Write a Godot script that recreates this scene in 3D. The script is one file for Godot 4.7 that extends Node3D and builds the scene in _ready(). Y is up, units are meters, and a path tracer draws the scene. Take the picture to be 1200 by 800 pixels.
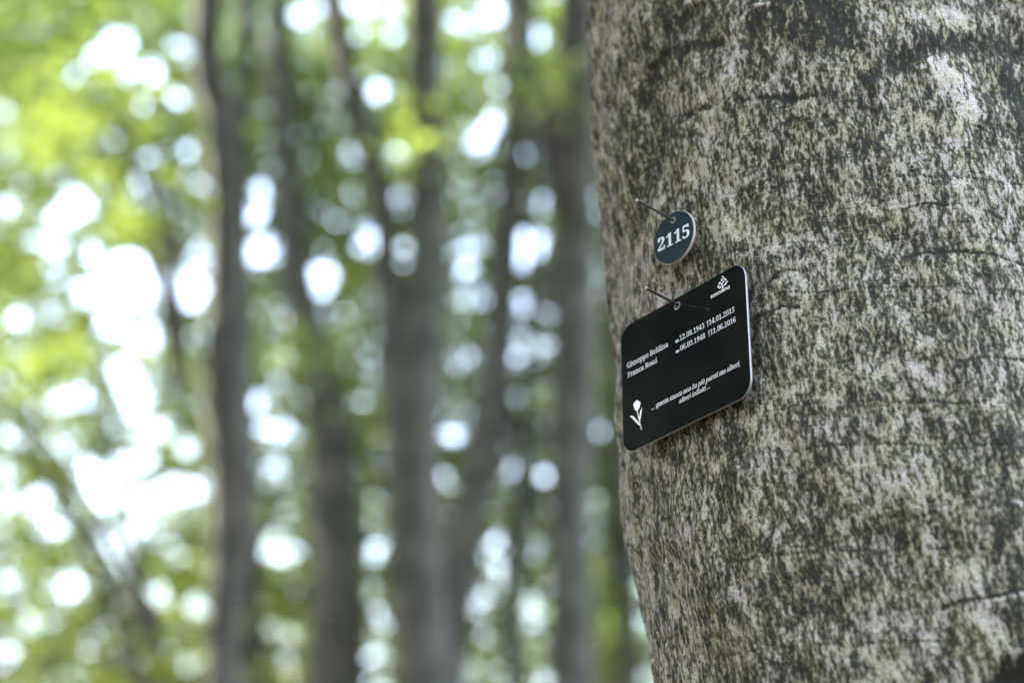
extends Node3D
# A memorial plaque and a number tag nailed to a beech, the wood behind it far out of focus.

const FPX := 2400.0            # focal length in pixels of a 1200 x 800 frame (72 mm on 36 x 24)
const PITCH := 25.6
const EYE := Vector3(0, 1.5, 0)
const PERIOD := 1.0            # metres of bark height that the bark texture covers
const TRUNK_R := 0.23

var cam_basis: Basis
var rng := RandomNumberGenerator.new()
var names := {}
var M := {}

# ---------------------------------------------------------------- helpers
func numbered(called: String) -> String:
	var n: int = names.get(called, 0)
	names[called] = n + 1
	return called if n == 0 else "%s_%03d" % [called, n]

func thing(called: String, label: String, category: String, at := Vector3.ZERO, group := "") -> Node3D:
	var o := Node3D.new()
	o.name = numbered(called)
	add_child(o)
	o.position = at
	o.set_meta("label", label)
	o.set_meta("category", category)
	if group:
		o.set_meta("group", group)
	return o

func part(called: String, mesh: Mesh, mat: Material, parent: Node) -> MeshInstance3D:
	var o := MeshInstance3D.new()
	o.name = called
	o.mesh = mesh
	o.material_override = mat
	parent.add_child(o, true)
	return o

func ray(px: float, py: float) -> Vector3:
	return cam_basis * Vector3((px - 600.0) / FPX, -(py - 400.0) / FPX, -1.0)

func at_z(px: float, py: float, d: float) -> Vector3:      # a point at horizontal distance d in front of the eye
	var r := ray(px, py)
	return EYE + r * (d / -r.z)

func to_px(p: Vector3) -> Vector3:                          # where a world point stands in the picture, and how deep
	var c := cam_basis.inverse() * (p - EYE)
	if c.z > -0.1:
		return Vector3(-9999, -9999, 0.1)
	return Vector3(600.0 + FPX * c.x / -c.z, 400.0 - FPX * c.y / -c.z, -c.z)

func smooth(a: float, b: float, x: float) -> float:
	var t := clampf((x - a) / (b - a), 0.0, 1.0)
	return t * t * (3.0 - 2.0 * t)

func noise(sd: int, freq: float, octaves := 1, type := FastNoiseLite.TYPE_SIMPLEX_SMOOTH) -> FastNoiseLite:
	var n := FastNoiseLite.new()
	n.seed = sd
	n.noise_type = type
	n.frequency = freq
	n.fractal_type = FastNoiseLite.FRACTAL_FBM if octaves > 1 else FastNoiseLite.FRACTAL_NONE
	n.fractal_octaves = octaves
	return n

func arrays_mesh(v: PackedVector3Array, idx: PackedInt32Array, uv := PackedVector2Array(), nrm := PackedVector3Array()) -> ArrayMesh:
	var a := []
	a.resize(Mesh.ARRAY_MAX)
	a[Mesh.ARRAY_VERTEX] = v
	if nrm.is_empty():
		nrm.resize(v.size())
		for k in range(0, idx.size(), 3):
			var f := (v[idx[k + 2]] - v[idx[k]]).cross(v[idx[k + 1]] - v[idx[k]])
			nrm[idx[k]] += f
			nrm[idx[k + 1]] += f
			nrm[idx[k + 2]] += f
		for k in nrm.size():
			nrm[k] = nrm[k].normalized()
	a[Mesh.ARRAY_NORMAL] = nrm
	if not uv.is_empty():
		a[Mesh.ARRAY_TEX_UV] = uv
	a[Mesh.ARRAY_INDEX] = idx
	var m := ArrayMesh.new()
	m.add_surface_from_arrays(Mesh.PRIMITIVE_TRIANGLES, a)
	return m

# a tapering tube through points, with a slightly uneven round section
func tube(pts: Array, radii: Array, segs := 12, uneven := 0.0) -> ArrayMesh:
	var v := PackedVector3Array()
	var idx := PackedInt32Array()
	var nz := noise(31, 1.6, 2)
	var base := v.size()
	for i in pts.size():
		var p: Vector3 = pts[i]
		var dir: Vector3 = ((pts[mini(i + 1, pts.size() - 1)] as Vector3) - (pts[maxi(i - 1, 0)] as Vector3)).normalized()
		var side := dir.cross(Vector3(0.31, 0.12, 0.95)).normalized()
		var other := side.cross(dir)
		for k in segs:
			var a := TAU * k / segs
			var o := side * cos(a) + other * sin(a)
			var r: float = radii[i]
			if uneven > 0.0:
				r *= 1.0 + uneven * nz.get_noise_3dv(p + o * 0.6)
			v.append(p + o * r)
	for i in pts.size() - 1:
		for k in segs:
			var a := base + i * segs + k
			var b := base + i * segs + (k + 1) % segs
			idx.append_array([a, b, a + segs, b, b + segs, a + segs])
	var tip := v.size()
	v.append(pts[-1])
	for k in segs:
		idx.append_array([base + (pts.size() - 1) * segs + k, base + (pts.size() - 1) * segs + (k + 1) % segs, tip])
	return arrays_mesh(v, idx)

func resample(pts: Array, radii: Array, step: float) -> Array:
	var c := Curve3D.new()
	c.bake_interval = step
	for i in pts.size():
		var before: Vector3 = pts[maxi(i - 1, 0)]
		var after: Vector3 = pts[mini(i + 1, pts.size() - 1)]
		var t := (after - before) / 6.0
		c.add_point(pts[i], -t, t)
	var total := c.get_baked_length()
	var n := maxi(2, int(total / step))
	var at := []
	for i in pts.size():
		at.append(c.get_closest_offset(pts[i]))
	var op := []
	var orr := []
	for k in n + 1:
		var o := total * k / n
		op.append(c.sample_baked(o, true))
		var j := 0
		while j < pts.size() - 2 and o > at[j + 1]:
			j += 1
		var w: float = clampf((o - at[j]) / maxf(1e-4, at[j + 1] - at[j]), 0.0, 1.0)
		orr.append(lerpf(radii[j], radii[j + 1], w))
	return [op, orr]

# ---------------------------------------------------------------- the beech in front
var axis0: Vector3           # the trunk's axis at the height of the plaque
var lean := Vector3(-0.065, 0, 0.0)
var front: float             # the angle round the axis that faces the eye
var mark_dark: PackedFloat32Array
var mark_pale: PackedFloat32Array
var mark_rise: PackedFloat32Array
const MW := 580
const MH := 800
var half_width: float

func trunk_axis(h: float) -> Vector3:
	var bend := 0.06 * (1.0 - exp(-h * h * 4.0)) if h < 0.0 else 0.0
	return axis0 + Vector3(lean.x * h + bend, h, lean.z * h)

func trunk_radius(h: float) -> float:
	var r := TRUNK_R * (1.0 - 0.022 * h)
	var above := h + axis0.y
	r += 0.16 * exp(-maxf(above, 0.0) / 0.28) + 0.05 * exp(-maxf(above, 0.0) / 0.9)
	return maxf(r, 0.05)

func bark_at(px: float, py: float) -> Vector2:             # metres along the bark (sideways, up) where a line of sight meets it
	var d := ray(px, py)
	var t := 1.1
	while t < 2.0:
		var p := EYE + d * t
		var h := p.y - axis0.y
		var q := p - trunk_axis(h)
		if Vector2(q.x, q.z).length() < trunk_radius(h):
			return Vector2(wrapf(atan2(q.x, q.z) - front, -PI, PI) * TRUNK_R, h)
		t += 0.001
	return Vector2(0, 9)

func stroke(pts: Array, w0: float, w1: float, dark: float, pale := 0.0, rise := 0.0, ragged := 0.75) -> void:   # widths in picture pixels, about 0.63 mm each
	var q := []
	for p in pts:
		q.append(bark_at(p[0], p[1]))
	var nz := noise(77, 70.0, 3)
	for i in maxi(1, q.size() - 1):
		var a: Vector2 = q[i]
		var b: Vector2 = q[mini(i + 1, q.size() - 1)]
		if a.y > 5 or b.y > 5:
			continue
		var wa := lerpf(w0, w1, float(i) / maxf(1, q.size() - 1)) * 0.00064
		var wb := lerpf(w0, w1, float(i + 1) / maxf(1, q.size() - 1)) * 0.00064
		var reach := maxf(wa, wb) * 2.2 + 0.004
		var x0 := clampi(int((minf(a.x, b.x) - reach + half_width) / (2 * half_width) * MW), 0, MW - 1)
		var x1 := clampi(int((maxf(a.x, b.x) + reach + half_width) / (2 * half_width) * MW), 0, MW - 1)
		var y0 := clampi(int((minf(a.y, b.y) - reach + 0.5) * MH), 0, MH - 1)
		var y1 := clampi(int((maxf(a.y, b.y) + reach + 0.5) * MH), 0, MH - 1)
		for y in range(y0, y1 + 1):
			for x in range(x0, x1 + 1):
				var p := Vector2((x + 0.5) / MW * 2 * half_width - half_width, (y + 0.5) / MH - 0.5)
				var ab := b - a
				var t := clampf((p - a).dot(ab) / maxf(ab.length_squared(), 1e-9), 0, 1)
				var w := lerpf(wa, wb, t)
				var dist := p.distance_to(a + ab * t) / w
				var k := y * MW + x
				var up := rise * (1.0 - smooth(0.1, 1.3, dist))
				if absf(up) > absf(mark_rise[k]):
					mark_rise[k] = up
				dist += nz.get_noise_2d(p.x * 1.6, p.y) * ragged
				var f := 1.0 - smooth(0.35, 1.2, dist)
				if f <= 0.0:
					continue
				mark_dark[k] = maxf(mark_dark[k], dark * f)
				mark_pale[k] = maxf(mark_pale[k], pale * f)

func mark(map: PackedFloat32Array, s: float, h: float) -> float:
	var x := clampf((s + half_width) / (2 * half_width) * MW - 0.5, 0, MW - 1.001)
	var y := clampf((h + 0.5) * MH - 0.5, 0, MH - 1.001)
	var xi := int(x)
	var yi := int(y)
	var fx := x - xi
	var fy := y - yi
	var k := yi * MW + xi
	return lerpf(lerpf(map[k], map[k + 1], fx), lerpf(map[k + MW], map[k + MW + 1], fx), fy)

func bark_marks() -> void:
	half_width = PI * TRUNK_R * 0.5
	for m in 3:
		var a := PackedFloat32Array()
		a.resize(MW * MH)
		if m == 0: mark_dark = a
		elif m == 1: mark_pale = a
		else: mark_rise = a
	# old branch scar, two dark lobes with a pale lip
	stroke([[945, -10], [975, 20], [985, 45]], 42, 26, 0.75, 0, -0.0015)
	stroke([[925, 25], [955, 45], [975, 58]], 28, 24, 0.58, 0, -0.001)
	stroke([[895, 20], [885, 45], [892, 70]], 20, 16, 0.42, 0, -0.0015)
	stroke([[872, 24], [885, 12], [906, 8]], 3, 3, 0.0, 0.8, 0.002)
	# arched dark scars at the upper left
	stroke([[752, 116], [762, 88], [782, 68], [812, 57], [846, 52]], 18, 8, 0.50, 0, -0.0015)
	stroke([[748, 104], [764, 76], [782, 61]], 3, 2, 0.0, 0.4, 0.003)
	stroke([[790, 36], [806, 20], [826, 10]], 16, 9, 0.5, 0, -0.0015)
	stroke([[808, 8], [838, 0]], 4, 3, 0.0, 0.7, 0.002)
	stroke([[712, 60], [714, 82], [722, 110]], 9, 8, 0.35, 0, -0.002)
	stroke([[770, 150], [800, 165], [790, 200]], 30, 20, 0.18)
	stroke([[730, 150], [745, 220], [735, 300]], 24, 24, 0.12)
	# dark band with algae to the upper right
	stroke([[1012, 92], [1045, 78], [1075, 60], [1105, 48], [1150, 46], [1190, 50], [1230, 60]], 11, 26, 0.52, 0, -0.002)
	stroke([[1178, 70], [1192, 95], [1204, 130], [1210, 190]], 18, 16, 0.40)
	stroke([[1140, 6], [1180, -6]], 10, 14, 0.25)
	# pale clear patches
	stroke([[1105, 76], [1125, 95], [1138, 120]], 30, 26, 0.0, 0.75)
	stroke([[1090, 15], [1125, 22]], 24, 20, 0.0, 0.35)
	stroke([[1035, 20], [1060, 35]], 16, 16, 0.0, 0.25)
	stroke([[1010, 75], [990, 60]], 10, 10, 0.0, 0.3)
	stroke([[1120, 160], [1135, 250], [1140, 330]], 28, 20, 0.0, 0.18)
	stroke([[780, 330], [850, 250], [880, 200]], 24, 24, 0.0, 0.10)
	# short dark lips and fine cracks
	stroke([[896, 118], [914, 115]], 5, 5, 0.6, 0, -0.001)
	stroke([[922, 117], [955, 115]], 5, 4, 0.7, 0, -0.0014)
	stroke([[868, 120], [880, 117]], 5, 4, 0.4, 0, -0.001)
	stroke([[800, 140], [830, 125]], 7, 5, 0.5, 0, -0.002)
	stroke([[874, 379], [895, 372], [916, 362], [938, 361]], 2.0, 1.4, 0.7, 0, -0.0014)
	stroke([[905, 330], [922, 316], [945, 316]], 3, 2, 0.5, 0, -0.002)
	stroke([[1040, 244], [1080, 239], [1125, 238]], 1.6, 1.4, 0.45, 0, -0.001)
	stroke([[1042, 241], [1080, 236], [1120, 235]], 1.6, 1.2, 0.0, 0.5, 0.001)
	stroke([[1060, 300], [1120, 291], [1170, 298], [1215, 312]], 2.2, 2.0, 0.6, 0, -0.002)
	stroke([[1120, 130], [1160, 150], [1190, 172]], 1.6, 1.4, 0.5, 0, -0.0015)
	stroke([[1000, 548], [1030, 543], [1062, 545]], 2, 1.6, 0.0, 0.5, 0.001)
	stroke([[1020, 600], [1060, 595], [1110, 597]], 1.4, 1.2, 0.0, 0.35, 0.001)
	stroke([[1120, 425], [1160, 418], [1215, 424]], 1.6, 1.6, 0.5, 0, -0.0015)
	stroke([[1105, 708], [1150, 700], [1210, 690]], 2.4, 2.0, 0.7, 0, -0.002)
	stroke([[1165, 703], [1210, 697]], 2.0, 1.4, 0.0, 0.5, 0.0012)
	for y in [205, 275, 335, 470, 520, 640, 748]:      # faint growth rings
		stroke([[850, y + 22], [930, y + 9], [1010, y + 2], [1090, y], [1160, y + 3], [1215, y + 9]], 1.5, 1.5, 0.32, 0, -0.0008, 1.3)
	# darker algae runs
	stroke([[955, 130], [975, 200], [965, 260]], 34, 26, 0.17)
	stroke([[1010, 170], [1030, 250], [1000, 330]], 26, 20, 0.10)
	stroke([[880, 480], [860, 560], [850, 660], [865, 800]], 26, 22, 0.15)
	stroke([[960, 430], [950, 500], [955, 640]], 26, 26, 0.08)
	stroke([[1185, 500], [1180, 560], [1178, 640]], 18, 16, 0.18)
	stroke([[1176, 640], [1190, 680], [1196, 720]], 14, 18, 0.30)
	stroke([[1120, 520], [1150, 480]], 20, 20, 0.10)
	stroke([[945, 670], [955, 710]], 18, 16, 0.13)
	stroke([[716, 250], [719, 275]], 6, 6, 0.5, 0, 0.003)
	# knot at the lower right, dark hollow with a pale lip
	stroke([[1212, 818], [1196, 806]], 42, 36, 1.5, 0, -0.014, 0.15)
	stroke([[1146, 806], [1156, 787], [1172, 772], [1194, 763], [1225, 758]], 4, 4, 0.0, 0.45, 0.003, 0.4)

const TW := 1408
const TH := 1792
var bark_rows := []
var bn := []

func bark_chunk(c: int) -> void:
	var rows := 32
	var col := PackedByteArray()
	var hgt := PackedByteArray()
	col.resize(rows * TW * 3)
	hgt.resize(rows * TW)
	var zone_n: FastNoiseLite = bn[0]
	var mid_n: FastNoiseLite = bn[1]
	var streak_n: FastNoiseLite = bn[2]
	var fine_n: FastNoiseLite = bn[3]
	var line_n: FastNoiseLite = bn[4]
	var tint_n: FastNoiseLite = bn[5]
	var warp_n: FastNoiseLite = bn[6]
	var grain_n: FastNoiseLite = bn[7]
	for j in rows:
		var y := c * rows + j
		var h := 0.5 - (y + 0.5) / TH
		for x in TW:
			var s := ((x + 0.5) / TW * 2.0 - 1.0) * half_width
			var wv := warp_n.get_noise_2d(s, h)
			var zone := zone_n.get_noise_2d(s * 1.3, h * 0.75)
			var sw := s + wv * 0.0009 - h * 0.03
			var mid := mid_n.get_noise_2d(sw, h * 0.55)
			var streak := streak_n.get_noise_2d(sw, h * 0.32)
			var fine := fine_n.get_noise_2d(sw, h * 0.45)
			var line := line_n.get_noise_2d(s * 0.12, h)
			var grain := grain_n.get_noise_2d(s, h)
			var md := mark(mark_dark, s, h)
			var mp := mark(mark_pale, s, h)
			var field := 0.58 * streak + 0.48 * fine + 0.28 * mid + 0.21 * zone + 0.16 * line + 0.16 * grain
			field += md * 0.80 - mp * 0.50 + 0.17
			# dark algae crust over pale lichen
			var dark := smooth(-0.06, 0.15, field)
			var deep := smooth(0.12, 0.52, field)
			var tint := tint_n.get_noise_2d(s, h * 0.8)
			var olive := smooth(-0.2, 0.6, tint + 0.35 * fine)
			var pinkish := smooth(0.0, 0.6, -tint + 0.6 * mp)
			var r := 0.346 + 0.020 * pinkish - 0.014 * olive
			var g := 0.310 + 0.010 * pinkish - 0.010 * olive
			var b := 0.236 + 0.036 * pinkish - 0.034 * olive
			var pale := 1.0 + 0.34 * fine + 0.36 * line + 0.45 * grain + 0.25 * mp
			r *= pale; g *= pale; b *= pale
			r = lerpf(r, 0.112 + 0.018 * olive, dark)
			g = lerpf(g, 0.102 + 0.016 * olive, dark)
			b = lerpf(b, 0.053, dark)
			r = lerpf(r, 0.018, deep)
			g = lerpf(g, 0.018, deep)
			b = lerpf(b, 0.011, deep)
			var k := 1.0 + 0.30 * grain * dark
			var at := (j * TW + x) * 3
			col[at] = clampi(int(pow(clampf(r * k, 0.0, 1.0), 0.4545) * 255.0), 0, 255)
			col[at + 1] = clampi(int(pow(clampf(g * k, 0.0, 1.0), 0.4545) * 255.0), 0, 255)
			col[at + 2] = clampi(int(pow(clampf(b * k, 0.0, 1.0), 0.4545) * 255.0), 0, 255)
			hgt[j * TW + x] = clampi(int((0.55 - 0.30 * field + 0.12 * grain + 0.14 * line) * 255.0), 0, 255)
	bark_rows[c] = [col, hgt]

func bark_material() -> StandardMaterial3D:
	bn = [noise(3, 9.0, 2), noise(4, 46.0, 2), noise(5, 165.0, 3), noise(6, 360.0, 2), noise(7, 420.0, 2), noise(8, 26.0, 3), noise(9, 60.0, 2), noise(10, 620.0, 1, FastNoiseLite.TYPE_SIMPLEX)]
	bark_rows.resize(TH / 32)
	var task := WorkerThreadPool.add_group_task(bark_chunk, TH / 32)
	WorkerThreadPool.wait_for_group_task_completion(task)
	var col := PackedByteArray()
	var hgt := PackedByteArray()
	for c in bark_rows:
		col.append_array(c[0])
		hgt.append_array(c[1])
	bark_rows.clear()
	var m := StandardMaterial3D.new()
	m.resource_name = "beech_bark"
	m.albedo_texture = ImageTexture.create_from_image(Image.create_from_data(TW, TH, false, Image.FORMAT_RGB8, col))
	m.heightmap_enabled = true
	m.heightmap_texture = ImageTexture.create_from_image(Image.create_from_data(TW, TH, false, Image.FORMAT_L8, hgt))
	m.heightmap_scale = 0.14
	m.roughness = 0.88
	m.metallic_specular = 0.3
	return m

func pingpong01(x: float) -> float:
	return 1.0 - absf(fposmod(x, 2.0) - 1.0)

func beech_front() -> void:
	var tree := thing("beech_tree", "thick mottled grey beech trunk that the black plaque hangs on", "tree", Vector3(trunk_axis(-axis0.y).x, 0, axis0.z))
	var n1 := noise(41, 5.0, 2)
	var n2 := noise(42, 30.0, 2)
	var n3 := noise(43, 110.0, 2)
	var cols := 384
	var hs := PackedFloat32Array()
	var h := -axis0.y - 0.4
	h = floorf(h / 0.05) * 0.05
	while h < 11.0:
		hs.append(h)
		var inner := h > -0.4501 and h < 0.4499
		h += 0.0025 if inner else (0.05 if h < 1.49 else 0.25)
		h = snappedf(h, 0.0025)
	var v := PackedVector3Array()
	var uv := PackedVector2Array()
	var idx := PackedInt32Array()
	for i in hs.size():
		var y := hs[i]
		var ax := trunk_axis(y)
		var r0 := trunk_radius(y)
		for k in cols + 1:
			var a := -PI + TAU * k / cols
			var o := Vector3(sin(a + front), 0, cos(a + front))
			var q := Vector3(o.x * TRUNK_R, y, o.z * TRUNK_R)
			var d := 0.012 * n1.get_noise_3dv(Vector3(q.x, q.y * 0.6, q.z)) + 0.0050 * n2.get_noise_3dv(Vector3(q.x, q.y * 0.4, q.z)) + 0.0022 * n3.get_noise_3dv(Vector3(q.x, q.y * 0.35, q.z))
			var u := pingpong01((a / PI) + 0.5)
			var vv := pingpong01(0.5 - y)
			var s := (u * 2.0 - 1.0) * half_width
			if absf(y) < 0.5:
				d += mark(mark_rise, s, y)
			if y + axis0.y < 1.2:    # buttressed foot
				d += 0.07 * cos(a * 5.0 + 0.6) * exp(-maxf(y + axis0.y, 0.0) / 0.3)
			v.append(ax + o * (r0 + d) - tree.position)
			uv.append(Vector2(u, vv))
	for i in hs.size() - 1:
		for k in cols:
			var p := i * (cols + 1) + k
			var q := p + cols + 1
			idx.append_array([p, q, p + 1, p + 1, q, q + 1])
	part("trunk", arrays_mesh(v, idx, uv), M.bark, tree)
	var limbs := []
	var r2 := RandomNumberGenerator.new()
	r2.seed = 5
	for k in 9:
		var hh := 4.5 + k * 0.75
		var a := k * 2.4 + 0.5
		var from := trunk_axis(hh) - tree.position
		var out := Vector3(sin(a), 0.55, cos(a))
		var l := 3.2 - 0.12 * k
		var sm := resample([from, from + out * l * 0.35, from + out * l * 0.7 + Vector3(0, 0.2, 0), from + out * l + Vector3(0, -0.1, 0)], [0.075, 0.055, 0.035, 0.012], 0.2)
		part("limb", tube(sm[0], sm[1], 8), M.bark_wood, tree)
	crown_ball(tree, trunk_axis(8.0) - tree.position, Vector3(3.6, 3.4, 3.6), 2600, 11, 0.0)

# ---------------------------------------------------------------- leaves
func leaf_mesh() -> ArrayMesh:          # one beech leaf, a metre long, folded along its midrib
	var v := PackedVector3Array([Vector3(0, 0, 0), Vector3(0.30, 0.07, 0.28), Vector3(0.31, 0.06, 0.58), Vector3(0, -0.03, 1), Vector3(-0.31, 0.06, 0.58), Vector3(-0.30, 0.07, 0.28), Vector3(0, 0, 0.45)])
	var idx := PackedInt32Array([0, 6, 1, 1, 6, 2, 2, 6, 3, 3, 6, 4, 4, 6, 5, 5, 6, 0])
	return arrays_mesh(v, idx)

func clump_mesh(sd: int) -> ArrayMesh:   # a twig end with nine leaves, for crowns out of the picture or far off
	var r := RandomNumberGenerator.new()
	r.seed = sd
	var v := PackedVector3Array()
	var idx := PackedInt32Array()
	var one := leaf_mesh().surface_get_arrays(0)
	for k in 9:
		var t := Transform3D(Basis.from_euler(Vector3(r.randf_range(-0.6, 0.5), r.randf() * TAU, r.randf_range(-0.5, 0.5))).scaled(Vector3.ONE * r.randf_range(0.07, 0.10)), Vector3(r.randf_range(-0.16, 0.16), r.randf_range(-0.09, 0.09), r.randf_range(-0.16, 0.16)))
		var b := v.size()
		for p in one[Mesh.ARRAY_VERTEX]:
			v.append(t * p)
		for i in one[Mesh.ARRAY_INDEX]:
			idx.append(b + i)
	return arrays_mesh(v, idx)

func leaf_colour(r: RandomNumberGenerator, fresh: float) -> Color:
	var f := clampf(fresh + r.randf_range(-0.35, 0.35), 0.0, 1.0)
	var k := r.randf_range(0.75, 1.25)
	return Color(lerpf(0.098, 0.182, f) * k, lerpf(0.148, 0.240, f) * k, lerpf(0.070, 0.128, f) * k)

func crown_of(tree: Node3D, mesh: Mesh, where: Array, colours: Array) -> void:
	if where.is_empty():
		return
	var mm := MultiMesh.new()
	mm.transform_format = MultiMesh.TRANSFORM_3D
	mm.use_colors = true
	mm.mesh = mesh
	mm.instance_count = where.size()
	for i in where.size():
		mm.set_instance_transform(i, where[i])
		mm.set_instance_color(i, colours[i])
	var o := MultiMeshInstance3D.new()
	o.name = "crown"
	o.multimesh = mm
	o.material_override = M.leaf
	o.set_meta("kind", "stuff")
	tree.add_child(o, true)

func crown_ball(tree: Node3D, centre: Vector3, size: Vector3, count: int, sd: int, fresh: float) -> void:
	var r := RandomNumberGenerator.new()
	r.seed = sd
	var nz := noise(sd + 100, 0.55, 2)
	var where := []
	var cols := []
	var tries := 0
	while where.size() < count and tries < count * 8:
		tries += 1
		var p := Vector3(r.randf_range(-1, 1), r.randf_range(-1, 1), r.randf_range(-1, 1))
		if p.length() > 1.0 or p.length() < 0.25:
			continue
		p *= size
		if nz.get_noise_3dv(p + centre) < r.randf_range(-0.35, 0.25):
			continue
		where.append(Transform3D(Basis.from_euler(Vector3(r.randf_range(-0.4, 0.4), r.randf() * TAU, r.randf_range(-0.4, 0.4))).scaled(Vector3.ONE * r.randf_range(0.85, 1.3)), centre + p))
		cols.append(leaf_colour(r, fresh))
	crown_of(tree, M.clump, where, cols)

# ---------------------------------------------------------------- the wood behind
# gaps in the leaves where the sky shows: x, y, radius in pixels of the photograph
const GAPS := [
	[138, 55, 17], [115, 70, 12], [125, 48, 12], [150, 15, 5], [180, 85, 10], [150, 88, 9], [88, 90, 8], [110, 110, 6], [208, 55, 5], [225, 63, 8], [205, 116, 9], [168, 122, 6], [135, 160, 4], [178, 186, 9], [217, 180, 8], [225, 205, 5], [157, 215, 8], [178, 234, 9], [180, 278, 4], [90, 240, 16], [78, 250, 12], [60, 262, 8], [62, 290, 8], [40, 285, 6], [64, 322, 10], [2, 125, 9], [0, 180, 7], [5, 240, 7], [20, 370, 8], [10, 378, 9], [110, 300, 10], [150, 330, 38], [220, 345, 20], [205, 332, 12], [130, 378, 16], [165, 395, 16], [100, 345, 12], [205, 395, 14],
	[305, 220, 7], [302, 250, 13], [305, 295, 15], [280, 372, 12], [290, 132, 4], [390, 322, 12], [370, 325, 10], [375, 345, 6], [350, 20, 10], [370, 8, 10], [395, 106, 7],
	[85, 433, 9], [70, 470, 14], [98, 470, 10], [150, 450, 18], [140, 430, 12], [160, 475, 14], [175, 510, 14], [192, 505, 10], [215, 525, 6], [0, 503, 9], [10, 512, 8], [28, 520, 9], [57, 517, 9], [75, 535, 9], [8, 558, 9], [4, 590, 14], [45, 590, 16], [70, 620, 9], [50, 622, 8], [100, 550, 12], [115, 577, 24], [140, 548, 16], [165, 545, 14], [200, 580, 22], [228, 578, 14], [170, 590, 20], [130, 640, 20], [145, 658, 14], [82, 690, 16], [35, 730, 14], [58, 728, 10], [8, 762, 14], [10, 680, 6], [185, 700, 9], [205, 655, 9], [230, 712, 12], [165, 780, 12], [220, 780, 10], [100, 770, 5], [160, 620, 8], [190, 630, 8],
	[302, 470, 10], [310, 503, 8], [330, 507, 8], [330, 557, 5], [312, 600, 5], [315, 635, 14], [330, 650, 10], [340, 750, 12], [345, 790, 8], [395, 465, 8],
	[420, 6, 10], [455, 4, 8], [405, 128, 6], [440, 108, 12], [462, 40, 7], [465, 182, 7], [410, 180, 4], [430, 278, 9], [440, 282, 11], [424, 290, 6], [472, 290, 5], [472, 310, 4],
	[535, 5, 6], [577, 0, 10], [580, 22, 9], [530, 25, 6], [606, 110, 9], [585, 105, 5], [565, 165, 13], [575, 148, 9], [606, 176, 13], [627, 180, 8], [582, 130, 5], [545, 292, 6], [565, 290, 4], [620, 292, 20], [546, 318, 8], [550, 352, 10], [580, 352, 13], [625, 362, 12], [620, 400, 6], [632, 45, 6], [705, 183, 9], [708, 250, 9], [704, 330, 6], [545, 225, 4], [572, 72, 4], [537, 75, 4],
	[592, 418, 14], [620, 415, 8], [640, 415, 4], [590, 465, 8], [590, 490, 5], [635, 450, 5], [673, 475, 7], [530, 515, 6], [525, 565, 5], [555, 563, 7], [602, 545, 9], [602, 572, 9], [635, 560, 4], [582, 633, 9], [605, 630, 5], [630, 640, 5], [580, 665, 8], [600, 670, 5], [565, 703, 8], [560, 725, 7], [590, 715, 4], [627, 712, 8], [627, 730, 5], [440, 645, 10], [440, 690, 8], [445, 722, 8], [440, 770, 10], [627, 770, 8], [713, 605, 5], [713, 660, 10], [755, 640, 9], [757, 690, 11], [760, 740, 9], [760, 790, 7],
]
var gap_map: PackedByteArray

func raster_gaps() -> void:
	gap_map.resize(300 * 200)
	for g in GAPS:
		var r: float = g[2] * 0.85 + 3.6
		for y in range(maxi(0, int((g[1] - r) / 4)), mini(199, int((g[1] + r) / 4)) + 1):
			for x in range(maxi(0, int((g[0] - r) / 4)), mini(299, int((g[0] + r) / 4)) + 1):
				if Vector2(x * 4 + 2 - g[0], y * 4 + 2 - g[1]).length() < r:
					gap_map[y * 300 + x] = 1

func in_gap(p: Vector3) -> bool:
	return p.x >= 0 and p.y >= 0 and p.x < 1200 and p.y < 800 and gap_map[int(p.y / 4) * 300 + int(p.x / 4)] == 1

var wood := []       # [node, x on the ground, distance, leaf places, leaf colours, fresh]

# a stem through points given where it stands in the picture: [x, y, width], d metres off
func stem_points(pts: Array, d: float) -> Array:
	var ps := []
	var rs := []
	for p in pts:
		var q := at_z(p[0], p[1], d)
		ps.append(q)
		rs.append(p[2] * 0.5 / FPX * to_px(q).z)
	return [ps, rs]

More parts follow.
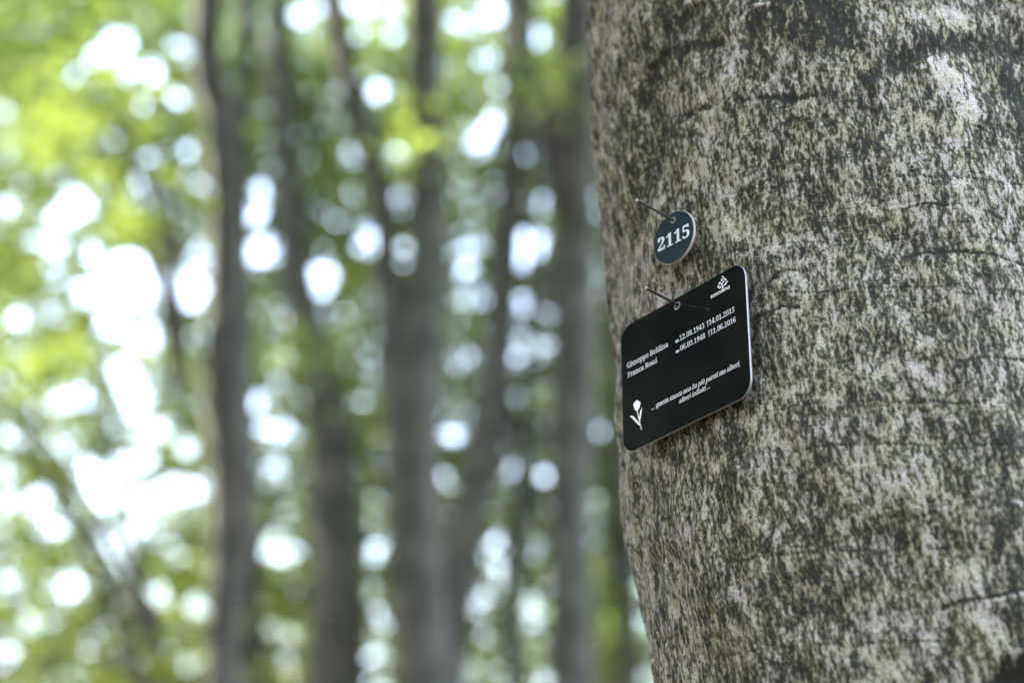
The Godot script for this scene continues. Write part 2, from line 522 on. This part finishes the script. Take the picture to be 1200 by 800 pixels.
func wood_tree(label: String, pts: Array, d: float, mat: Material, fresh: float, limbs := [], top := 15.0) -> void:
	var s := stem_points(pts, d)
	var ps: Array = s[0]
	var rs: Array = s[1]
	# points run downwards: go on to the ground, and up to the crown
	var low: Vector3 = ps[-1]
	var foot := Vector3(low.x + (low.x - ps[0].x) * 0.25 * low.y / maxf(1.0, ps[0].y - low.y), -0.3, -d)
	ps.append(Vector3(lerpf(low.x, foot.x, 0.6), low.y * 0.4, -d))
	rs.append(rs[-1] * 1.05)
	ps.append(foot)
	rs.append(rs[-1] * 1.5)
	var high: Vector3 = ps[0]
	if top > high.y:
		ps.push_front(Vector3(high.x + (high.x - ps[1].x) * 0.5, (high.y + top) * 0.5, -d))
		rs.push_front(rs[0] * 0.7)
		ps.push_front(Vector3(high.x + (high.x - ps[2].x) * 0.6, top, -d + 0.3))
		rs.push_front(0.02)
	var base := Vector3(foot.x, 0, -d)
	var tree := thing("beech_tree", label, "tree", base, "trees of the wood behind the trunk")
	ps.reverse()
	rs.reverse()
	for i in ps.size():
		ps[i] -= base
	var sm := resample(ps, rs, 0.12)
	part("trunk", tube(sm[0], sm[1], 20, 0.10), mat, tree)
	for l in limbs:
		var q := stem_points(l, d)
		var lp: Array = q[0]
		var lr: Array = q[1]
		lp.reverse()
		lr.reverse()
		for i in lp.size():
			lp[i] -= base
		lp.append(lp[-1] + (lp[-1] - lp[-2]) * 1.2)
		lr.append(lr[-1] * 0.4)
		var ls := resample(lp, lr, 0.12)
		part("limb", tube(ls[0], ls[1], 12, 0.08), mat, tree)
	wood.append([tree, high.x, d, [], [], fresh, mat])

func spray(centre: Vector3, r: RandomNumberGenerator, n: int, w: Array) -> void:   # a flat beech spray: leaves left and right of a twig
	var yaw := r.randf() * TAU
	var dir := Vector3(sin(yaw), r.randf_range(-0.35, 0.15), cos(yaw)).normalized()
	var side := dir.cross(Vector3.UP).normalized()
	for k in n:
		var along := (float(k) / n - 0.5) * 0.5
		var s := 1.0 if k % 2 else -1.0
		var p := centre + dir * along + side * s * r.randf_range(0.0, 0.05) + Vector3(r.randf_range(-0.03, 0.03), r.randf_range(-0.05, 0.05), r.randf_range(-0.03, 0.03))
		if in_gap(to_px(p)):
			continue
		var b := Basis.looking_at(-(dir * 0.6 + side * s).normalized(), Vector3.UP)
		b = b * Basis.from_euler(Vector3(r.randf_range(-0.9, 0.6), r.randf_range(-0.4, 0.4), r.randf_range(-0.8, 0.8)))
		w[3].append(Transform3D(b.scaled(Vector3.ONE * r.randf_range(0.055, 0.09)), p - (w[0] as Node3D).position))
		w[4].append(leaf_colour(r, w[5]))

func density(px: float, py: float) -> float:
	var d := 0.38
	d += 0.18 * (1.0 - smooth(0, 420, py)) * (1.0 - smooth(150, 330, px) * 0.4)   # leafier to the upper left
	d -= 0.04 * smooth(480, 800, py) * smooth(250, 420, px)                        # barer between the stems below
	return d

func leaves() -> void:
	var r := RandomNumberGenerator.new()
	r.seed = 2024
	var clumpy := noise(51, 0.9, 2)
	var made := 0
	for k in 40000:
		var framed := k < 22000
		var px := r.randf_range(-90, 800) if framed else r.randf_range(-650, 1850)
		var py := r.randf_range(-70, 870) if framed else r.randf_range(-800, 1000)
		if not framed and px > -90 and px < 800 and py > -70 and py < 870:
			continue
		var d := r.randf_range(9.3, 15.5)
		var c := at_z(px, py, d)
		if c.y < 2.2:
			continue
		var want := density(px, py) * (1.0 + 0.7 * clumpy.get_noise_3dv(c)) if framed else (0.04 if c.y > 11.0 else 0.10 if px > 900 else 0.2 if py < -70 else 0.35)
		if r.randf() > want:
			continue
		var best: Array
		var near := 1e9
		for w in wood:
			var q: float = absf(w[1] - c.x) + absf(w[2] - d) * 0.4
			if q < near:
				near = q
				best = w
		spray(c, r, 11, best)
	# sprays that hang before the stems: x, y, spread across, spread down, distance, how many
	for g in [[485, 165, 30, 16, 7.9, 5], [655, 110, 46, 50, 8.3, 8], [110, 110, 70, 100, 7.6, 36], [60, 430, 60, 50, 7.8, 16], [345, 420, 40, 40, 8.8, 5], [380, 410, 60, 50, 9.1, 10], [160, 250, 36, 60, 7.4, 14]]:
		var best: Array
		var near := 1e9
		var mid := at_z(g[0], g[1], g[4])
		for w in wood:
			var q: float = absf(w[1] - mid.x) + absf(w[2] - g[4]) * 0.4
			if q < near:
				near = q
				best = w
		for k in g[5]:
			spray(at_z(g[0] + r.randfn(0, 0.5) * g[2], g[1] + r.randfn(0, 0.5) * g[3], g[4] + r.randf_range(-0.4, 0.4)), r, 9, best)
	for w in wood:
		var tree: Node3D = w[0]
		crown_of(tree, M.leaf_shape, w[3], w[4])
		# thin boughs that carry the sprays
		var n: int = w[3].size()
		if n < 40:
			continue
		for k in 10:
			var tip: Vector3 = (w[3][r.randi() % n] as Transform3D).origin
			var from := Vector3(w[1] - tree.position.x, clampf(tip.y - absf(tip.x) * 0.5 - r.randf_range(0.2, 0.8), 1.5, 13.0), 0)
			var mid := from.lerp(tip, 0.5) + Vector3(0, r.randf_range(0.05, 0.35), 0)
			var sm := resample([from, mid, tip], [0.028, 0.016, 0.004], 0.2)
			part("limb", tube(sm[0], sm[1], 6), w[6], tree)

func far_trees() -> void:
	var r := RandomNumberGenerator.new()
	r.seed = 909
	var spots := [[-13.0, -27.0, 7.5], [-7.5, -31.0, 8.5], [-2.0, -26.0, 6.5], [3.0, -32.0, 8.0], [8.0, -27.0, 7.0], [14.0, -31.0, 8.5], [-1.9, -19.5, 6.6], [1.1, -21.0, 7.2]]
	var words := ["far beech crown at the wood's left edge behind paler leaves", "far leafy beech behind the pale gap in the wood", "far beech between the slim dark stems", "far beech behind the leaning grey stem", "far beech behind the thick plaque-bearing trunk", "far beech hidden mostly by the thick mottled trunk", "sunny low beech crown between the bending and forked stems", "sunny low beech crown between the leaning stem and narrow beech"]
	for i in spots.size():
		var s: Array = spots[i]
		var tree := thing("far_beech_tree", words[i], "tree", Vector3(s[0], 0, s[1]), "far trees of the wood")
		var p := [Vector3(0, -0.3, 0), Vector3(0.1, 3, 0), Vector3(-0.1, 7, 0), Vector3(0.1, 13, 0)]
		var sm := resample(p, [0.3, 0.22, 0.17, 0.04], 0.5)
		part("trunk", tube(sm[0], sm[1], 14, 0.08), M.bark_wood, tree)
		crown_ball(tree, Vector3(0, s[2] + 1.5, 0), Vector3(3.6, s[2] - 2.5, 3.0) if i < 6 else Vector3(2.0, s[2] - 2.5, 2.0), 1900 if i < 6 else 420, 300 + i, 0.95)

func ring_trees() -> void:
	# trees beside and behind the eye: the plaque mirrors them and they dim the light on the bark
	var spots := [
		[-4.3, -2.3, 6.2, 3.3, "leafy beech that the plaque mirrors, standing closest beside the path"],
		[-6.0, 1.6, 6.4, 3.6, "broad leafy beech beside the open path"],
		[-9.0, -5.5, 7.0, 3.8, "tall leafy beech deeper in the wood beside the path"],
		[-3.2, 6.5, 7.2, 3.6, "leafy beech behind the viewpoint beside the path"],
		[3.0, 9.0, 7.6, 3.6, "leafy beech farther behind the viewpoint"],
		[6.4, -4.2, 7.0, 3.2, "leafy beech standing behind the thick mottled trunk's far side"],
		[-3.3, -5.2, 9.0, 3.0, "added unseen beech, high crown leaning over the path to shade the stems", Vector3(1.5, 9.0, 0.2), Vector3(2.9, 1.9, 2.4)],
		[3.6, -6.4, 9.5, 3.0, "added unseen beech, high crown shading the forked and leaning stems", Vector3(-2.4, 10.0, 0), Vector3(2.9, 1.8, 2.2)],
		[11.0, 6.0, 7.8, 3.2, "leafy beech at the bright edge of the clearing"],
	]
	for i in spots.size():
		var s: Array = spots[i]
		var tree := thing("beech_tree", s[4], "tree", Vector3(s[0], 0, s[1]), "trees around the clearing")
		var sm := resample([Vector3(0, -0.3, 0), Vector3(0.1, 2, 0.05), Vector3(0, 6, 0), Vector3(0.1, 12, 0)], [0.26, 0.18, 0.14, 0.03], 0.4)
		part("trunk", tube(sm[0], sm[1], 16, 0.08), M.bark_wood, tree)
		if s.size() > 5:      # a leaning crown added above the view, unseen, to shade the stems
			for k in 5:
				var from := Vector3(0.03, 6.0 + k * 0.6, 0)
				var tip: Vector3 = s[5] + Vector3(sin(k * 2.1) * 1.6, 0.4 * k - 0.8, cos(k * 2.1) * 1.6)
				var lm := resample([from, from.lerp(tip, 0.5) + Vector3(0, 0.4, 0), tip], [0.06, 0.04, 0.01], 0.3)
				part("limb", tube(lm[0], lm[1], 8), M.bark_wood, tree)
			crown_ball(tree, s[5], s[6], 6500, 500 + i, 0.1)
			continue
		crown_ball(tree, Vector3(0, s[2], 0), Vector3(s[3], s[2] - 1.8, s[3]), 9000 if i == 0 else 4800 if s[0] < 0 else 2600, 500 + i, 0.1)

# ---------------------------------------------------------------- plaque, tag and nails
func plate_meshes(outline: PackedVector2Array, hole: Vector2, hole_r: float, thick: float, bevel: float) -> Array:   # front and back face with a hole; the edge
	var n := outline.size()
	var fv := PackedVector3Array()
	var fi := PackedInt32Array()
	var ev := PackedVector3Array()
	var ei := PackedInt32Array()
	for side in 2:
		var b := fv.size()
		var z := 0.0 if side == 0 else -thick
		for i in n:
			var o := outline[i]
			var dir := (o - hole).normalized()
			fv.append(Vector3(o.x, o.y, z) * Vector3((o.length() - bevel) / o.length(), (o.length() - bevel) / o.length(), 1))
			fv.append(Vector3(hole.x + dir.x * hole_r, hole.y + dir.y * hole_r, z))
		for i in n:
			var a := b + i * 2
			var c := b + ((i + 1) % n) * 2
			if side == 0:
				fi.append_array([a, a + 1, c, c, a + 1, c + 1])
			else:
				fi.append_array([a, c, a + 1, c, c + 1, a + 1])
	var rings := [[bevel, 0.0], [0.0, -bevel], [0.0, -thick + bevel], [bevel, -thick]]
	for r in rings:
		for i in n:
			var o := outline[i]
			var k: float = (o.length() - r[0]) / o.length()
			ev.append(Vector3(o.x * k, o.y * k, r[1]))
	for j in 3:
		for i in n:
			var a := j * n + i
			var c := j * n + (i + 1) % n
			ei.append_array([a, c, a + n, c, c + n, a + n])
	var fn := PackedVector3Array()
	for i in fv.size():
		fn.append(Vector3(0, 0, 1 if i < n * 2 else -1))
	return [arrays_mesh(fv, fi, PackedVector2Array(), fn), arrays_mesh(ev, ei)]

func rounded(w: float, h: float, r: float, steps := 12) -> PackedVector2Array:     # counter-clockwise
	var o := PackedVector2Array()
	for c in 4:
		var mid := Vector2((w / 2 - r) * [1, -1, -1, 1][c], (h / 2 - r) * [1, 1, -1, -1][c])
		for k in steps + 1:
			var a := (c + float(k) / steps) * PI / 2
			o.append(mid + Vector2(cos(a), sin(a)) * r)
		# a few points along the straight side
		var a1 := (c + 1) * PI / 2
		var here := mid + Vector2(cos(a1), sin(a1)) * r
		var c2 := (c + 1) % 4
		var next := Vector2((w / 2 - r) * [1, -1, -1, 1][c2], (h / 2 - r) * [1, 1, -1, -1][c2]) + Vector2(cos(a1), sin(a1)) * r
		for k in range(1, 6):
			o.append(here.lerp(next, k / 6.0))
	return o

func ring_mesh(r0: float, r1: float, depth: float) -> ArrayMesh:    # a sleeve: an eyelet round a hole
	var v := PackedVector3Array()
	var idx := PackedInt32Array()
	var n := 28
	for prof in [[r1, 0.0], [lerpf(r0, r1, 0.5), 0.0004], [r0, 0.0], [r0, -depth]]:
		for i in n:
			var a := TAU * i / n
			v.append(Vector3(cos(a) * prof[0], sin(a) * prof[0], prof[1]))
	for j in 3:
		for i in n:
			var a := j * n + i
			var c := j * n + (i + 1) % n
			idx.append_array([a, a + n, c, c, a + n, c + n])
	return arrays_mesh(v, idx)

func lettering(text: String, font: Font, x0: float, x1: float, y: float, parent: Node, slant := 0.0, squeeze := 1.0, called := "lettering", z := 0.0001) -> void:
	var t := TextMesh.new()
	t.text = text
	t.font = font
	t.font_size = 64
	t.pixel_size = 0.01
	t.depth = 0.02
	t.curve_step = 1.0
	t.horizontal_alignment = HORIZONTAL_ALIGNMENT_LEFT
	t.vertical_alignment = VERTICAL_ALIGNMENT_BOTTOM
	var box := t.get_aabb()
	var k := (x1 - x0) / box.size.x
	var o := part(called, t, M.print, parent)
	# with bottom alignment the text hangs above its descent: bring the baseline to y
	var below := font.get_descent(64) * 0.01
	o.transform = Transform3D(Basis(Vector3(k, 0, 0), Vector3(k * slant, k * squeeze, 0), Vector3(0, 0, 0.0002 / 0.02)), Vector3(x0 - box.position.x * k, y - below * k * squeeze, z))

func flat_shape(outlines: Array, z: float) -> ArrayMesh:       # thin raised shapes, given as outlines
	var v := PackedVector3Array()
	var idx := PackedInt32Array()
	var nrm := PackedVector3Array()
	for o in outlines:
		var poly := PackedVector2Array(o)
		if Geometry2D.is_polygon_clockwise(poly):
			poly.reverse()
		var tri := Geometry2D.triangulate_polygon(poly)
		var b := v.size()
		for p in poly:
			v.append(Vector3(p.x, p.y, z))
			nrm.append(Vector3(0, 0, 1))
		for k in range(0, tri.size(), 3):
			var pa := poly[tri[k]]
			var flip := (poly[tri[k + 1]] - pa).cross(poly[tri[k + 2]] - pa) > 0
			idx.append_array([b + tri[k], b + tri[k + (2 if flip else 1)], b + tri[k + (1 if flip else 2)]])
	return arrays_mesh(v, idx, PackedVector2Array(), nrm)

func blade(pts: Array, widths: Array) -> Array:        # the outline of a stroke of changing width
	var l := []
	var r := []
	for i in pts.size():
		var d: Vector2 = ((pts[mini(i + 1, pts.size() - 1)] as Vector2) - (pts[maxi(i - 1, 0)] as Vector2)).normalized()
		var wide: float = widths[i]
		var n := Vector2(-d.y, d.x) * wide * 0.5
		l.append(pts[i] + n)
		r.append(pts[i] - n)
	r.reverse()
	return l + r

func oval(c: Vector2, a: float, b: float, turn: float, n := 14) -> Array:
	var o := []
	for k in n:
		var t := TAU * k / n
		o.append(c + Vector2(cos(t) * a, sin(t) * b).rotated(turn))
	return o

func nail(label: String, hole: Vector3, dir: Vector3, out: float, inside: float) -> void:
	var t := thing("nail", label, "nail", hole)
	part("shaft", tube([-dir * inside, Vector3.ZERO, dir * out], [0.0009, 0.0011, 0.0011], 12), M.nail, t)
	part("head", tube([dir * (out - 0.0004), dir * (out + 0.0002), dir * (out + 0.0010), dir * (out + 0.0015)], [0.0011, 0.0015, 0.0016, 0.0011], 14), M.nail_head, t)

func plaque() -> void:
	var r1 := (cam_basis * Vector3(0.592, 0.348, 0.727)).normalized()
	var n := (cam_basis * Vector3(-0.806, 0.257, 0.534)).normalized()
	var r2 := n.cross(r1).normalized()
	r1 = r2.cross(n)
	var centre := EYE + cam_basis * Vector3(0.131, -0.014, -1.569)
	var basis := Basis(r1, r2, n)
	var p := thing("memorial_plaque", "black rectangular plaque with rounded corners, white names, dates and a tulip", "plaque", centre)
	p.basis = basis
	var hole := Vector2(-0.0041, 0.0479)
	var ms := plate_meshes(rounded(0.148, 0.110, 0.0135), hole, 0.0031, 0.0020, 0.0003)
	var plate := part("plate", ms[0], M.plate, p)
	part("edge", ms[1], M.plate_edge, p).set_meta("label", "bare pale metal edge")
	var eye := part("eyelet", ring_mesh(0.0026, 0.0034, 0.002), M.nail_head, p)
	eye.position = Vector3(hole.x, hole.y, 0.0001)
	var serif := SystemFont.new()
	serif.font_names = PackedStringArray(["Droid Serif"])
	var bold := SystemFont.new()
	bold.font_names = PackedStringArray(["Droid Serif"])
	bold.font_weight = 700
	var sans := SystemFont.new()
	sans.font_names = PackedStringArray(["Droid Sans"])
	sans.font_weight = 700
	lettering("Giuseppe Beldina", serif, -0.0665, -0.0165, 0.0175, plate, 0.0, 1.02)
	lettering("Franca Rossi", serif, -0.0661, -0.0301, 0.0090, plate, 0.0, 1.02)
	lettering("12.08.1943", serif, -0.0025, 0.0260, 0.0170, plate, 0.0, 1.05)
	lettering("06.03.1948", serif, -0.0022, 0.0264, 0.0083, plate, 0.0, 1.05)
	lettering("†14.01.2015", serif, 0.0289, 0.0600, 0.0170, plate, 0.0, 1.05)
	lettering("†11.06.2016", serif, 0.0299, 0.0610, 0.0083, plate, 0.0, 1.05)
	lettering("... questa stanza non ha più pareti ma alberi,", serif, -0.0391, 0.0626, -0.0285, plate, 0.30, 1.12)
	lettering("alberi infiniti ...", serif, -0.0066, 0.0291, -0.0345, plate, 0.30, 1.05)
	lettering("BOSCHIVIVI", sans, 0.0350, 0.0565, 0.0382, plate, 0.0, 0.9)
	for y in [0.0170, 0.0083]:       # the looped birth mark before each first date
		var loops := []
		for c in [-0.0064, -0.0046]:
			var outer := oval(Vector2(c, y + 0.0009), 0.0010, 0.0009, 0, 16)
			loops.append(blade(outer + [outer[0]], range(17).map(func(_k): return 0.00045)))
		part("birth_mark", flat_shape(loops, 0.0003), M.print, plate)
	# the tulip
	var V := func(a: float, b: float) -> Vector2: return Vector2(a, b) * 0.001
	var t := []
	t.append([V.call(-57.6, -22.0), V.call(-59.0, -19.8), V.call(-59.8, -17.6), V.call(-59.6, -15.2), V.call(-57.9, -16.0), V.call(-56.6, -14.0), V.call(-55.3, -13.8), V.call(-54.0, -15.4), V.call(-51.6, -16.4), V.call(-51.4, -18.6), V.call(-52.4, -20.8), V.call(-54.4, -22.8), V.call(-56.2, -22.9)])
	t.append(blade([V.call(-55.6, -22.6), V.call(-54.4, -28.0), V.call(-52.8, -34.0), V.call(-51.0, -40.6)], [0.0007, 0.0008, 0.0009, 0.0011]))
	t.append(blade([V.call(-64.6, -24.4), V.call(-61.4, -26.2), V.call(-57.6, -30.6), V.call(-53.6, -35.2), V.call(-51.9, -37.0)], [0.0003, 0.0018, 0.0020, 0.0016, 0.0005]))
	t.append(blade([V.call(-49.6, -22.4), V.call(-51.0, -25.6), V.call(-52.3, -30.4), V.call(-52.8, -35.0)], [0.0003, 0.0017, 0.0017, 0.0005]))
	for i in t.size():
		part("tulip_emblem", flat_shape([t[i]], 0.0003 + 0.00005 * i), M.print, plate)
	# the small tree sign above the print line
	var lg := [blade([V.call(49.0, 38.6), V.call(49.0, 42.5), V.call(49.4, 44.6)], [0.0022, 0.0013, 0.0008])]
	for o in [[46.2, 43.2, 1.6, 0.9, 0.3], [44.2, 44.8, 1.4, 0.9, 0.9], [46.0, 46.8, 1.5, 1.0, -0.5], [48.3, 48.6, 1.2, 1.0, 1.4], [50.6, 49.2, 1.0, 0.9, 0.2], [50.2, 46.6, 1.2, 0.9, 0.9], [52.4, 47.4, 1.3, 0.9, -0.6], [53.4, 44.6, 1.4, 1.0, 0.4], [51.8, 43.4, 1.3, 0.9, 0.7], [48.2, 45.2, 1.0, 0.8, 1.2], [49.3, 51.0, 0.7, 0.9, 0.0]]:
		lg.append(oval(V.call(o[0], o[1]), o[2] * 0.001, o[3] * 0.001, o[4], 10))
	part("tree_sign", flat_shape(lg, 0.0003), M.print, plate)

	# the round tag above it
	var tc := EYE + cam_basis * Vector3(0.1265, 0.0815, -1.603)
	var turn := Basis(r2, deg_to_rad(5.0))
	var tb := turn * basis
	var tag := thing("number_tag", "small round dark teal tag with the number 2115 nailed above the plaque", "tag", tc)
	tag.basis = tb
	var ring := PackedVector2Array()
	for k in 72:
		ring.append(Vector2(cos(TAU * k / 72), sin(TAU * k / 72)) * 0.0222)
	var hole2 := Vector2(0.0, 0.0152)
	var tm := plate_meshes(ring, hole2, 0.0022, 0.0026, 0.0003)
	var disc := part("disc", tm[0], M.tag, tag)
	part("edge", tm[1], M.tag_edge, tag).set_meta("label", "pale pinkish rim")
	var eye2 := part("eyelet", ring_mesh(0.0018, 0.0027, 0.0026), M.nail_head, tag)
	eye2.position = Vector3(hole2.x, hole2.y, 0.0001)
	lettering("2115", bold, -0.0172, 0.0172, -0.0060, disc, 0.0, 1.0, "number")
	# nails, driven slantwise so that the heads stand higher
	var nd := (cam_basis * Vector3(-0.80, 0.385, 0.46)).normalized()
	nail("thin steel nail that the rectangular black plaque hangs from", p.transform * Vector3(hole.x, hole.y + 0.0012, 0), nd, 0.031, 0.045)
	nail("thin steel nail that the round number tag hangs from", tag.transform * Vector3(hole2.x, hole2.y + 0.0004, 0), nd, 0.036, 0.045)

# ---------------------------------------------------------------- materials and ground
func plain(name_: String, c: Color, rough: float, metal := 0.0, spec := 0.5) -> StandardMaterial3D:
	var m := StandardMaterial3D.new()
	m.resource_name = name_
	m.albedo_color = c.linear_to_srgb()
	m.roughness = rough
	m.metallic = metal
	m.metallic_specular = spec
	return m

func noisy(name_: String, a: Color, b: Color, freq: float, scale: Vector3, rough: float) -> StandardMaterial3D:
	var m := plain(name_, Color(1, 1, 1), rough, 0.0, 0.3)
	var t := NoiseTexture2D.new()
	t.width = 512
	t.height = 512
	t.seamless = true
	t.noise = noise(name_.hash() % 1000, freq, 4)
	var g := Gradient.new()
	g.set_color(0, a.linear_to_srgb())
	g.set_color(1, b.linear_to_srgb())
	g.set_offset(0, 0.3)
	g.set_offset(1, 0.7)
	t.color_ramp = g
	m.albedo_texture = t
	m.uv1_triplanar = true
	m.uv1_world_triplanar = true
	m.uv1_scale = scale
	return m

func materials() -> void:
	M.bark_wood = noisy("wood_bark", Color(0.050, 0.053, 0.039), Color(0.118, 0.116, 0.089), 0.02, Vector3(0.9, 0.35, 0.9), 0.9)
	var leaf := plain("leaf", Color(1, 1, 1), 0.36, 0.0, 0.5)
	leaf.vertex_color_use_as_albedo = true
	leaf.backlight_enabled = true
	leaf.backlight = Color(1.0, 1.0, 0.55)
	leaf.cull_mode = BaseMaterial3D.CULL_DISABLED
	M.leaf = leaf
	M.leaf_shape = leaf_mesh()
	M.clump = clump_mesh(8)
	M.plate = plain("plaque_face", Color(0.0045, 0.006, 0.007), 0.06, 0.0, 0.62)
	M.plate_edge = plain("plaque_edge", Color(0.36, 0.34, 0.32), 0.4, 0.6)
	M.print = plain("white_print", Color(0.62, 0.63, 0.60), 0.6)
	M.tag = plain("tag_face", Color(0.010, 0.022, 0.025), 0.35)
	M.tag_edge = plain("tag_edge", Color(0.46, 0.37, 0.33), 0.5)
	M.nail = plain("nail_steel", Color(0.07, 0.065, 0.055), 0.5, 0.7)
	M.nail_head = plain("nail_head", Color(0.36, 0.34, 0.31), 0.45, 0.7)
	M.litter = noisy("leaf_litter", Color(0.045, 0.03, 0.018), Color(0.17, 0.11, 0.06), 0.03, Vector3(0.8, 0.8, 0.8), 0.95)

func ground() -> void:
	var nz := noise(61, 0.08, 3)
	var v := PackedVector3Array()
	var idx := PackedInt32Array()
	var n := 120
	for j in n + 1:
		for i in n + 1:
			var a := (i / float(n) * 2 - 1)
			var b := (j / float(n) * 2 - 1)
			var x := a * absf(a) * 300.0
			var z := b * absf(b) * 300.0
			v.append(Vector3(x, nz.get_noise_2d(x, z) * 0.12, z))
	for j in n:
		for i in n:
			var p := j * (n + 1) + i
			idx.append_array([p, p + 1, p + n + 1, p + 1, p + n + 2, p + n + 1])
	var o := part("ground", arrays_mesh(v, idx), M.litter, self)
	o.set_meta("kind", "structure")
	o.set_meta("label", "forest floor of brown leaf litter")

func setup_light() -> void:
	var cam := Camera3D.new()
	cam.name = "camera"
	add_child(cam)
	cam.position = EYE
	cam.basis = cam_basis
	cam.fov = rad_to_deg(2.0 * atan(400.0 / FPX))
	cam.near = 0.05
	cam.far = 900.0
	var lens := CameraAttributesPhysical.new()
	lens.frustum_focal_length = 72.0
	lens.frustum_focus_distance = 1.55
	lens.frustum_near = 0.05
	lens.frustum_far = 900.0
	lens.exposure_aperture = 3.0
	cam.attributes = lens
	cam.current = true
	var e := Environment.new()
	e.background_mode = Environment.BG_SKY
	var sky := Sky.new()
	var sm := ProceduralSkyMaterial.new()
	sm.sky_top_color = Color(0.74, 0.84, 1.0)
	sm.sky_horizon_color = Color(0.88, 0.92, 1.0)
	sm.sky_curve = 0.2
	sm.ground_bottom_color = Color(0.2, 0.18, 0.14)
	sm.ground_horizon_color = Color(0.5, 0.5, 0.46)
	sm.sun_angle_max = 8.0
	sky.sky_material = sm
	e.sky = sky
	e.background_energy_multiplier = 0.9
	e.tonemap_mode = Environment.TONE_MAPPER_LINEAR
	e.tonemap_exposure = 9.0
	e.sdfgi_enabled = true
	e.ssao_enabled = true
	e.ssil_enabled = true
	var we := WorldEnvironment.new()
	we.name = "environment"
	we.environment = e
	add_child(we)
	var sun := DirectionalLight3D.new()
	sun.name = "sun"
	sun.light_energy = 1.6
	sun.light_color = Color(1.0, 0.96, 0.88)
	sun.light_angular_distance = 0.5
	sun.shadow_enabled = true
	add_child(sun)
	var towards := Vector3(-0.88, 0.86, -0.52)          # where the sun stands: high beside the wood
	sun.look_at_from_position(towards * 50.0, Vector3.ZERO, Vector3.UP)

func _ready() -> void:
	rng.seed = 1
	cam_basis = Basis(Vector3.RIGHT, deg_to_rad(PITCH))
	setup_light()
	materials()
	ground()
	# the trunk stands where the plaque's nail enters it
	var hole := EYE + cam_basis * (Vector3(0.131, -0.014, -1.569) + Vector3(0.592, 0.348, 0.727) * -0.0041 + Vector3(-0.01, 0.94, -0.34) * 0.0479)
	var n := cam_basis * Vector3(-0.806, 0.257, 0.534)
	var flat := Vector3(n.x, 0, n.z).normalized()
	axis0 = hole - n * 0.012 - flat * TRUNK_R
	front = atan2(EYE.x - axis0.x, EYE.z - axis0.z)
	bark_marks()
	M.bark = bark_material()
	beech_front()
	plaque()
	raster_gaps()
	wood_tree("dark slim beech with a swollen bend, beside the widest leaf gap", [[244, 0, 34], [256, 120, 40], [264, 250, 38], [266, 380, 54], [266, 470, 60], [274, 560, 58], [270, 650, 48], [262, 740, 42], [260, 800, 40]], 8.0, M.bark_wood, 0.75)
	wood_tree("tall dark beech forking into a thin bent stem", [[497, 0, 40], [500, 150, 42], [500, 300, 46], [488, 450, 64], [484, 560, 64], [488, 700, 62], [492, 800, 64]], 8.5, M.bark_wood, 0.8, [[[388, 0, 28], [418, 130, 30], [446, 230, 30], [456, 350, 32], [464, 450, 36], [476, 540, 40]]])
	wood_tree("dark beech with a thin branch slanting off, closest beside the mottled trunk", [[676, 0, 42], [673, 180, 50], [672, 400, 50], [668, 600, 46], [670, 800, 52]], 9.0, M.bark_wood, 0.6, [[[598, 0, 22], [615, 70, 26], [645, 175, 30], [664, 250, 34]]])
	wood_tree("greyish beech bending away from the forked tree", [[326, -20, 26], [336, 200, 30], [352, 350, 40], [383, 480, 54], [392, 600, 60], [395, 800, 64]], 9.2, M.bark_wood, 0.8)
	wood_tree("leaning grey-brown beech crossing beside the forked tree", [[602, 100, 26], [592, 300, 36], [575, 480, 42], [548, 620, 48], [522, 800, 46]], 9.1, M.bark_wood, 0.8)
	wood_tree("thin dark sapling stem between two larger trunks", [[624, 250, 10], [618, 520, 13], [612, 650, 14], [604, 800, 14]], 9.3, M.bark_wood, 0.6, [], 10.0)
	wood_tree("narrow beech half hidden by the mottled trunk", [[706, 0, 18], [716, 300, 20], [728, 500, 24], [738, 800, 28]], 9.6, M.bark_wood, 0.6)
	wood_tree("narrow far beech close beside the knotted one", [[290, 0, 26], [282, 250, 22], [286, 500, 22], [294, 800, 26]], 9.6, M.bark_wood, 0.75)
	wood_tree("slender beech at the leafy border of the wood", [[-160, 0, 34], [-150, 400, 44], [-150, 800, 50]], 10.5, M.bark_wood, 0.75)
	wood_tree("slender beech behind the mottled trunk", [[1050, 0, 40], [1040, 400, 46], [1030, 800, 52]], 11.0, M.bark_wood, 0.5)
	leaves()
	far_trees()
	ring_trees()
